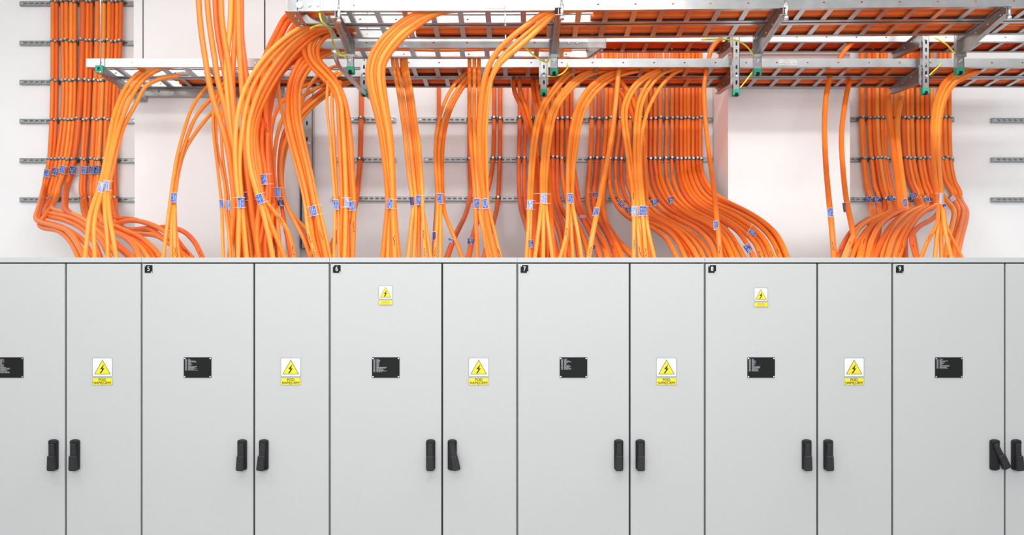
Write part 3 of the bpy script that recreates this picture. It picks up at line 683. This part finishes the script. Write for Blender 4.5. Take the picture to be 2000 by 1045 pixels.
bundle(['1270,127 1235,132 1190,142 1154,166 1131,198 1119,234 1112,280 1109,330 1109,380 1109,405 1107,450 1101,480 1094,503', '1272,129 1238,134 1193,144 1157,168 1134,200 1123,236 1116,280 1112,330 1111,380 1111,405 1109,450 1105,480 1102,503',
 '1275,131 1242,136 1197,147 1162,172 1139,204 1128,238 1121,282 1116,330 1114,380 1114,405 1116,450 1119,503', '1278,134 1246,139 1202,151 1167,177 1145,209 1133,242 1126,287 1120,335 1118,380 1119,405 1128,450 1136,503'],
 'of the third pale arch right of centre', 'third pale arch', 23, 6.26, 5.42, 2, m=[2,0,2,2], jit=.015)
bundle(['1140,134 1165,140 1185,152 1205,172 1222,195 1236,225 1246,262 1252,305 1256,350 1258,395 1258,420 1258,460 1256,503', '1155,130 1180,137 1200,148 1218,166 1234,192 1246,222 1254,258 1258,300 1260,350 1262,395 1262,420 1264,460 1267,503'],
 'crossing rightward into the double-tag bundle', 'dark crossing pair', 32, 6.3, 5.50, 2, m=[1,0])
bundle(['1300,130 1270,142 1246,158 1228,180 1217,208 1216,236 1221,275 1229,325 1235,370 1238,405 1238,440 1238,503', '1306,134 1276,145 1252,161 1234,183 1224,210 1223,238 1228,277 1235,325 1240,370 1243,405 1245,440 1248,470 1250,503',
 '1335,126 1310,132 1287,141 1266,161 1250,190 1243,222 1240,265 1240,320 1244,370 1247,405 1250,440 1254,503', '1340,129 1316,135 1294,144 1273,165 1257,193 1250,224 1247,265 1247,320 1250,370 1253,405 1257,440 1262,503',
 '1370,126 1345,131 1320,141 1294,164 1274,196 1260,231 1252,275 1251,325 1254,370 1258,405 1264,440 1270,470 1278,503'],
 'arching into the double-tag bundle', 'double-tag bundle', 24, 6.24, 5.36, 2, m=2, jit=.015)
cable('1212,120 1208,140 1205,175 1202,205 1197,250 1184,325 1172,385 1165,420 1157,460 1150,503', 32, 6.2, 5.42, 3, 'lone pale cable leaning left before the four wall cables', 'single hanging cables', 2)
# --- right group
bundle([('1683,84 1683,240 1687,310 1693,365 1699,395 1704,420 1700,445 1688,470 1680,503', 44), ('1697,84 1697,240 1702,310 1708,365 1714,395 1718,420 1716,450 1708,478 1700,503', 38),
 '1706,84 1706,240 1712,310 1720,365 1727,398 1724,415 1697,427 1665,450 1648,475 1636,503', '1713,84 1713,240 1719,310 1728,365 1736,400 1737,415 1712,424 1682,440 1662,470 1651,503',
 '1722,84 1722,240 1726,310 1735,365 1742,400 1741,417 1716,430 1690,453 1673,480 1664,503', '1729,84 1729,240 1731,310 1740,365 1748,398 1750,411 1727,423 1700,446 1684,475 1675,503',
 '1748,84 1748,240 1750,310 1758,365 1770,395 1780,407 1755,415 1727,431 1706,460 1694,503', ('1764,84 1764,240 1768,310 1776,355 1788,390 1795,406 1767,418 1740,443 1720,475 1708,503', 40),
 '1773,84 1773,240 1776,310 1785,355 1796,388 1803,403 1777,413 1750,437 1731,470 1721,503', '1781,84 1781,240 1784,310 1793,355 1805,390 1812,403 1790,414 1762,439 1743,470 1733,503',
 '1792,84 1792,240 1795,310 1804,360 1815,395 1821,407 1800,414 1776,434 1756,470 1746,503', '1801,84 1801,240 1803,310 1811,355 1821,385 1829,400 1807,411 1784,434 1766,470 1755,503',
 '1810,84 1810,240 1813,310 1822,365 1831,398 1834,414 1820,429 1797,441 1780,462 1790,503', '1819,84 1819,240 1821,310 1829,350 1840,380 1857,401 1864,415 1860,440 1852,470 1846,503',
 ('1837,84 1837,240 1839,310 1848,355 1862,390 1873,411 1871,435 1860,470 1853,503', 38), '1845,84 1845,240 1848,310 1856,355 1870,390 1881,410 1879,430 1868,470 1861,503',
 '1854,84 1854,240 1856,310 1864,355 1876,390 1888,411 1886,432 1877,465 1869,503'],
 'clipped to the wall right of the right pier', 'right wall cables', 34, WD, 5.42, 4, m=[0,0,1,2,0], jit=.05, p=.5)
bundle([('1733,150 1735,190 1737,225 1741,262 1749,325 1757,385 1762,430 1765,465 1766,503', 46), ('1768,150 1761,180 1756,215 1752,250 1757,310 1764,365 1769,405 1776,435 1784,465 1790,503', 40)],
 'thick and loose before the right wall cables', 'two thick loose cables at right', 44, 6.75, 5.74, 1, m=[0,2], p=2.6)
bundle(['1930,128 1905,131 1878,138 1852,150 1834,175 1824,208 1820,255 1822,310 1828,360 1833,395 1832,430 1824,450 1813,468 1799,503', '1930,128 1905,131 1879,138 1853,151 1835,176 1825,209 1821,256 1823,310 1829,360 1833,395 1832,430 1830,460 1826,503',
 '1935,130 1910,134 1884,142 1858,155 1841,179 1831,210 1827,255 1829,310 1834,360 1837,395 1838,430 1838,460 1839,503', '1938,134 1913,138 1889,147 1864,160 1847,184 1837,215 1832,258 1833,310 1837,360 1840,395 1844,440 1850,470 1858,503',
 ('1938,136 1913,141 1890,151 1866,164 1850,188 1840,220 1835,262 1835,310 1839,360 1842,395 1848,440 1862,470 1879,503', 18)],
 'arching before the right wall cables', 'pale arch at right', 24, 6.24, 5.36, 2, m=[0,2,2,2,0], jit=.02)
cable('1690,70 1672,77 1652,96 1640,114 1622,150 1613,190 1610,250 1613,325 1620,400 1625,450 1629,503', 34, 6.36, 5.46, 4, 'left of two lone cables hanging before the right pier', 'single hanging cables', 0)
cable('1680,118 1668,140 1655,175 1647,225 1643,270 1646,327 1652,385 1660,425 1666,455 1670,503', 34, 6.45, 5.60, 2, 'right of two lone cables hanging before the right pier', 'single hanging cables', 0)
for i, pa in enumerate(['1870,72 1840,80 1812,92 1790,106 1772,122', '1862,76 1835,86 1810,98 1784,118']):
    cable(pa, 40, 6.7, 7.05, 0, ['upper','lower'][i]+' thick cable slanting behind the rightmost slotted post up to the ladders', 'slanting cables at right', 1, end='none')
# --- cables lying along the ladders
def tray_run(X0, X1, d0, d1, h, n, dia, where, group, yaw=0.0, ox=0.0, od=0.0, sk=1.0, m=(0,1)):
    for i in range(n):
        r = dia/2000
        d = d0+.006+r+(d1-d0-.012-2*r)*(i/max(1, n-1))
        pts = []; N = 14; ph = random.random()*6
        for k in range(N+1):
            x = X0+(X1-X0)*k/N + random.uniform(-.02, .02)
            pts.append(Vector((x, d+.004*math.sin(ph+k*.9)+(x-ox)*math.tan(yaw), CAMZ+h+.0185+r+.002*math.sin(ph*2+k))))
        sp = smooth_path(pts, 4, 1); o0 = sp[0].copy()
        ob = MB().tube([v-o0 for v in sp], r, 8).build('orange_cable', ORANGE[m[i % len(m)]], None, o0)
        tag(ob, ORD[i]+' from the front of '+NUM[n]+' cables '+where, 'cable', group)
tray_run(px(1165,5.04), 3.25, 5.04, 5.25, HA, 6, 32, 'along the nearest ladder', 'cables along the nearest ladder', yaw, xs_)
tray_run(px(805,5.27), 3.25, 5.265, 5.485, HA, 6, 33, 'along the second ladder from the front', 'cables along the second ladder', yaw*.6, xs_)
tray_run(px(630,5.59), px(1118,5.59), 5.59, 5.73, 1.864, 3, 24, 'along the short middle ladder', 'cables along the short ladder')
tray_run(px(735,6.12), 3.7, 6.12, 6.345, 1.914, 6, 34, 'along the front ladder of the rear pair', 'cables along the rear front ladder')
tray_run(px(330,6.36), 3.7, 6.36, 6.585, 1.914, 6, 34, 'along the back ladder of the rear pair', 'cables along the rear back ladder')
tray_run(px(1135,6.32), 3.7, 6.31, 6.54, 2.145, 6, 34, 'along the highest ladder at the back', 'cables along the highest ladder', m=(1,1))  # only deep sheaths here: the shade up there is put into the colour

# ------------------------------------------------------------------ clips on the rails
def clip_mesh(r):
    mb = MB(); n = 10
    ro, ri = r*1.14, r*1.02; w_ = .009
    pts_o = [(ro*math.cos(math.pi*i/n), -ro*math.sin(math.pi*i/n)) for i in range(n+1)]
    pts_i = [(ri*math.cos(math.pi*i/n), -ri*math.sin(math.pi*i/n)) for i in range(n+1)]
    for i in range(n):
        mb.prism([pts_i[i], pts_o[i], pts_o[i+1], pts_i[i+1]], -w_, w_, 'xy')
    for s in (-1, 1): mb.box(s*ro-.004 if s > 0 else -ro-.003, ro+.003 if s > 0 else -ro+.004, -.002, .030, -w_, w_)
    band = mb.mesh('band', M['clip'])
    sc = MB().box(-.007, .007, -ro-.010, -ro+.001, -.004, .010).cyl((0, .003), .0045, -ro-.014, -ro-.009, n=8).mesh('screw', M['zinc'])
    return band, sc
CM = {}
def clips(which, group):
    for (samples, r, ob, sp) in list(ALLC):
        if ob.get('group') not in group: continue
        for ri, (y, z) in enumerate(RAILS[which]):
            for a, b_ in zip(sp[:-1], sp[1:]):
                if (a.z-z)*(b_.z-z) <= 0 and abs(a.z-b_.z) > 1e-6 and min(a.y, b_.y) > WD-.05:
                    t = (z-a.z)/(b_.z-a.z); c = a.lerp(b_, t)
                    if (which == 'left' and not -3.9 < c.x < px(262,7.1)): continue
                    yield ri, c, r; break
def place_clips(which, group, railnames, side):
    byrail = {}
    for ri, c, r in clips(which, group): byrail.setdefault(ri, []).append((c, r))
    for ri, lst in byrail.items():
        lst.sort(key=lambda q: q[0].x)
        for k, (c, r) in enumerate(lst):
            key = round(r, 4)
            if key not in CM: CM[key] = clip_mesh(key)
            e = empty('cable_clip', c); e.rotation_euler = (0, random.uniform(-.12, .12), 0)
            e.location.z += random.uniform(-.004, .006)
            link('band', CM[key][0], e); link('screw', CM[key][1], e)
            tag(e, 'steel cable clip, '+ORD[k]+' from left on the '+railnames[ri]+' rail '+side, 'cable clip', 'clips on the wall rails')
place_clips('left', ['cables on the left wall'], ['topmost', 'second', 'third', 'fourth', 'fifth', 'lowest'], 'of the left wall')
place_clips('mid', ['cables on the recess wall', 'centre wall cables', 'four wall cables left of the fan', 'wide fan of wall cables'], ['long lowest', 'long highest', 'long middle'], 'of the recess')
place_clips('right', ['right wall cables'], ['upper', 'middle', 'lowest'], 'right of the right pier')

# ------------------------------------------------------------------ tags tied to the cables
def front_depth(x, y, w_):
    best = 99
    for (ss, r, ob, sp) in ALLC:
        for (sx, sy, d) in ss:
            if abs(sx-x) < w_ and abs(sy-y) < 9 and d-r < best: best = d-r
    return best if best < 99 else 5.4
TAGS = [  # x, y, w, h, lean in degrees, tone, tie half-widths (left, right), label
 (90,338,10,16,-8,0,(1,6),'blue cable tag on the outermost left wall cable'), (107,335,11,16,-12,1,(2,5),'dark blue cable tag second from the left on the left wall'),
 (121,331,11,16,-13,0,(2,8),'blue cable tag third from the left on the left wall, leaning'), (141,332,12,16,-6,1,(2,6),'dark blue cable tag on the thick left wall cable'),
 (163,332,10,16,-4,0,(2,5),'blue cable tag right of the gap on the left wall'), (179,332.5,10.5,16,-3,1,(3,3),'left of two touching dark blue tags on the left wall'),
 (189.5,331.5,10.5,17,-3,1,(2,6),'right of two touching dark blue tags on the left wall'),
 (195.5,366,11,20,-13,2,(2,3),'faded almost white tag on the cables from the left ladder end'), (207,362,11.5,20,-5,2,(2,8),'faded pale blue tag right of the almost white tag'),
 (339,386,12,19,-3,0,(1,2),'blue tag on the slim bundle before the left pier'),
 (432,400,8,20,4,0,(1,6),'narrow blue tag at the left flank of the tall bundle'), (445,401,9.5,20,0,2,(1,3),'faded tag at the left flank of the tall bundle'),
 (470,395.5,13,21,1,0,(9,3),'bright blue tag at the front of the tall bundle'), (477.5,384,5,18,8,1,(2,22),'dark sliver of a tag behind the bright tag of the tall bundle'),
 (507,388.5,13,20,20,0,(2,8),'tilted blue tag on the big arching bundle'), (515,350.5,11,21,5,0,(5,12),'highest blue tag left of centre, on dark cables'),
 (542,375.5,11.5,19,1,0,(6,7),'blue tag where the low curving bundle drops'), (547,396,10,14,8,1,(4,3),'dark tag half hidden below the tag of the low curving bundle'),
 (611,412,13,20,12,0,(6,14),'large blue tag on the slanting bundle over the pier edge'),
 (656,400,10.5,20,1,0,(1,2),'left tag of the three-tag bundle'), (677,395.5,9,20,0,2,(8,4),'middle pale tag of the three-tag bundle'), (687.5,402,11,19,4,0,(2,3),'right tag of the three-tag bundle'),
 (761,398,11,19,-1,0,(2,9),'blue tag on the big front drop left of centre'), (804.5,393,7,19,5,1,(1,2),'narrow dark tag on the drop from the short ladder'), (817,391,10.5,20,-3,0,(3,9),'wide blue tag on the drop from the short ladder'),
 (859,388,10.5,20,-1,0,(2,4),'blue tag on the small arch at centre left'), (848,461,5,18,0,1,(1,1),'dark tag low behind the small arch'), (881,469,11,9,-28,1,(1,1),'small tag low on the wall cable swinging left'),
 (931,398,10.5,20,2,0,(2,5),'left of two blue tags on the centre drops'), (947.5,398,11,20,9,0,(2,3),'right tilted one of two blue tags on the centre drops'), (919,471,11,13,-6,1,(1,1),'dark tag low on the left wall cable right of the centre drop'),
 (1037,476,9,16,3,1,(1,2),'dark tag lowest on the leftmost centre wall cable'), (1035,400,11.5,19,-3,2,(2,5),'faded tag on the leftmost pale arch'), (1062,388,12,20,-1,2,(14,8),'very pale wide tag on the second pale arch'),
 (1113.5,388,11,20,1,0,(2,2),'blue tag on the third pale arch'), (1163,381.5,9,13,2,1,(12,2),'small dark tag high on the four wall cables'), (1164,414,10.5,17,-10,0,(1,1),'blue tag on the lone cable leaning left'),
 (1138,423,11,5,-2,3,(1,1),'grey tag seen edge-on where wall cables split'), (1160,483,6,12,5,1,(1,1),'dark tag low behind the lone leaning cable'),
 (1239.5,413,12,21,1,2,(1,2),'pale left tag of the double-tag bundle'), (1256,412,15,20,-1,0,(2,3),'blue right tag of the double-tag bundle'),
 (1214,398,9,14,38,1,(5,3),'small dark tag tilted on the first cables of the wide fan'), (1228,409,9,14,30,1,(2,1),'dark tag tucked behind the double-tag bundle'),
 (1279.5,395.5,11,14,12,1,(10,2),'dark tag on the wide fan right of the double-tag bundle'), (1310,391,9,14,22,1,(3,3),'dark tag on the wide fan above its middle'),
 (1398.5,440,9,18,5,0,(1,1),'blue tag on the lone cable before the wide fan'), (1470,454,9,18,62,0,(12,9),'tag lying along the outer cables of the wide fan'), (1461,484.5,11,18,36,1,(1,1),'dark tag lowest at the right of the wide fan'),
 (1622,415,10.5,18,4,0,(1,1),'blue tag on the left lone cable before the right pier'), (1650,405,6,19,8,1,(1,8),'narrow tag on the right lone cable before the right pier'),
 (1697,389.5,12,13,5,1,(1,2),'dark tag on the thick leftmost right wall cable'), (1713,389.5,11,12,3,1,(1,1),'dark tag second from the left on the right wall cables'),
 (1740.5,387,9,14,18,1,(8,3),'tilted tag left of the thick loose cables'), (1768,397,8,18,3,0,(1,1),'narrow upright tag on the right thick loose cable'), (1784,382.5,12,12,28,1,(5,2),'tilted tag right of the thick loose cables'),
 (1812,390,13,11,10,1,(4,3),'greyish tag on the middle of the right wall cables'), (1838.5,388,6,22,-2,2,(10,2),'pale narrow tag on the arch at right'), (1861,388,9,9,35,2,(6,2),'faded tag on the outermost right wall cables'),
 (1845,401,6,8,20,1,(1,1),'tiny dark tag behind the pale arch at right'),
]
M['tag_grey'] = mat('tag_grey', (.30,.31,.34), .5, var=.05, scale=40)
for (x, y, w_, h_, lean, tone, ties, lab) in TAGS:
    d = front_depth(x, y, w_*.55+2) - .004
    s = d/F
    e = empty('cable_tag', P(x, y, d)); e.rotation_euler = (0, math.radians(-lean), 0)
    W, H = w_*s, h_*s
    base = [M['blue'], M['bluedark'], M['bluepale'], M['tag_grey']][tone]
    # slightly curved plate
    mb = MB(); n = 6
    def curve(u): return .0045*(2*u/W)**2
    for (k, ww, hh, yy, mi) in ((0, W, H, 0.0, 1), (1, W-1.6*s, H-2.2*s, -.0012, 0)):
        for i in range(n):
            u0 = -ww/2+ww*i/n; u1 = -ww/2+ww*(i+1)/n
            mb.prism([(u0, yy+curve(u0)), (u1, yy+curve(u1)), (u1, yy+curve(u1)+.0018), (u0, yy+curve(u0)+.0018)], -hh/2, hh/2, 'xy', m=mi)
    mb.build('plate', [base, M['tagprint'] if tone != 1 else base], e)
    if w_ >= 8 and tone != 3:
        pr = MB(); rnd = random.Random(int(x*7+y)); cols = 3
        for c in range(cols):
            u = W*(-.26+.26*c); z = H*.36
            while z > -H*.36:
                ln = H*(.05+.12*rnd.random())
                if rnd.random() < .75: pr.box(u-W*.055, u+W*.055, -.0020+curve(u), -.0011+curve(u), z-ln, z)
                z -= ln+H*.04
        if pr.f: pr.build('print', M['tagprint'] if tone != 2 else M['blue'], e)
    for sz in (-1, 1):
        zz = sz*(H/2-.8*s); l, rr = -W/2-ties[0]*s, W/2+ties[1]*s
        pts = []
        for i in range(9):
            u = l+(rr-l)*i/8; q = abs(2*(u-(l+rr)/2)/(rr-l))
            pts.append(Vector((u, -.0026+.020*max(0, q-.55)**1.5, zz)))
        MB().tube(pts, .0012, 5).build('cable_tie', M['tie'], e)
    tag(e, lab, 'cable tag', 'tags on the cables')

# ------------------------------------------------------------------ earth wires
def wire(pts, label):
    ps = smooth_path([P(*q) for q in pts], 6, 2); o0 = ps[0].copy()
    ob = MB().tube([v-o0 for v in ps], .0048, 6).build('earth_wire', M['earth'], None, o0)
    tag(ob, label, 'wire', 'yellow-green earth wires')
wire([(624,24,5.06),(626,36,5.03),(632,46,5.05),(645,53,5.2)], 'short yellow earth wire looping at the left end of the nearest ladder')
wire([(606,56,5.1),(615,51,5.12),(632,49,5.2),(646,54,5.3)], 'yellow-green earth wire lying level below the hinge plate')
wire([(646,55,5.3),(648,72,5.4),(654,94,5.5),(663,104,5.5),(678,114,5.49)], 'yellow earth wire falling to the first front post')
wire([(654,94,5.5),(660,106,5.49),(670,109,5.49),(679,106,5.49)], 'short branch of yellow earth wire at the first front post')
wire([(1017,76,5.5),(1024,90,5.5),(1042,108,5.5),(1060,119,5.5),(1070,121,5.49),(1074,108,5.5)], 'yellow earth wire sagging to the second front post')
wire([(1108,124,6.1),(1109,132,6.08),(1098,144,6.06),(1084,149,6.05),(1070,149,6.04)], 'thin earth wire running to the second rear post')
wire([(1370,77,5.52),(1400,77,5.5),(1425,77,5.5),(1445,82,5.5),(1460,92,5.5),(1473,110,5.5)], 'yellow earth wire arching to the third front post')
wire([(1470,140,6.1),(1464,148,6.06),(1455,160,6.05),(1445,172,6.04)], 'faint earth wire running to the third rear post')
wire([(1826,74,5.5),(1838,80,5.5),(1850,88,5.5),(1858,97,5.5),(1866,105,5.5)], 'yellow earth wire running to the fourth front post')
wire([(1838,123,6.1),(1832,131,6.07),(1822,140,6.05),(1815,147,6.04)], 'faint earth wire running to the rightmost rear post')

# ------------------------------------------------------------------ black print on the sheaths
MARKS = [(345,489),(362,488),(372,491),(395,496),(546,428),(600,465),(625,460),(612,495),(569,488),(690,440),(771,470),(823,455),(829,493),
 (893,453),(978,494),(849,492),(1100,452),(1158,490),(1243,475),(1253,490),(1268,490),(1262,425),(1228,388),(1198,480),(1402,488),(1486,494),
 (1503,492),(1522,489),(1345,493),(1629,480),(1639,487),(1659,473),(1683,467),(1690,477),(1790,480),(1813,464),(1766,492),(522,250),(1765,478),(1436,470)]
for (x, y) in MARKS:
    best = None
    for (ss, r, ob, sp) in ALLC:
        for i in range(2, len(ss)-4):
            q = math.hypot(ss[i][0]-x, ss[i][1]-y)
            if q < 9:
                key = q*.004 + ss[i][2]
                if best is None or key < best[0]: best = (key, i, sp, r, ob)
    if best is None: continue
    _, i, sp, r, ob = best
    p = sp[i]; t = (sp[i+1]-sp[i-1]).normalized()
    v = (Vector((0, 0, CAMZ))-p).normalized(); nrm = (v-t*v.dot(t)).normalized(); sd = t.cross(nrm)
    mb = MB(); rnd = random.Random(int(x*3+y)); s0 = -.022
    for k in range(6):
        ln = rnd.uniform(.004, .008); wd = rnd.uniform(.003, .006); off = rnd.uniform(-.25, .25)*r
        b0 = len(mb.v)
        for (u, w_) in ((0,-1),(1,-1),(1,1),(0,1)):
            lat = off+w_*wd/2; hgt = math.sqrt(max(1e-9, r*r-lat*lat))
            mb.v.append(tuple(p-ob.location+t*(s0+u*ln)+sd*lat+nrm*(hgt+.0012)))
        mb.face((b0, b0+1, b0+2, b0+3))
        s0 += ln+rnd.uniform(.002, .005)
    mb.build('print', M['print'], ob)
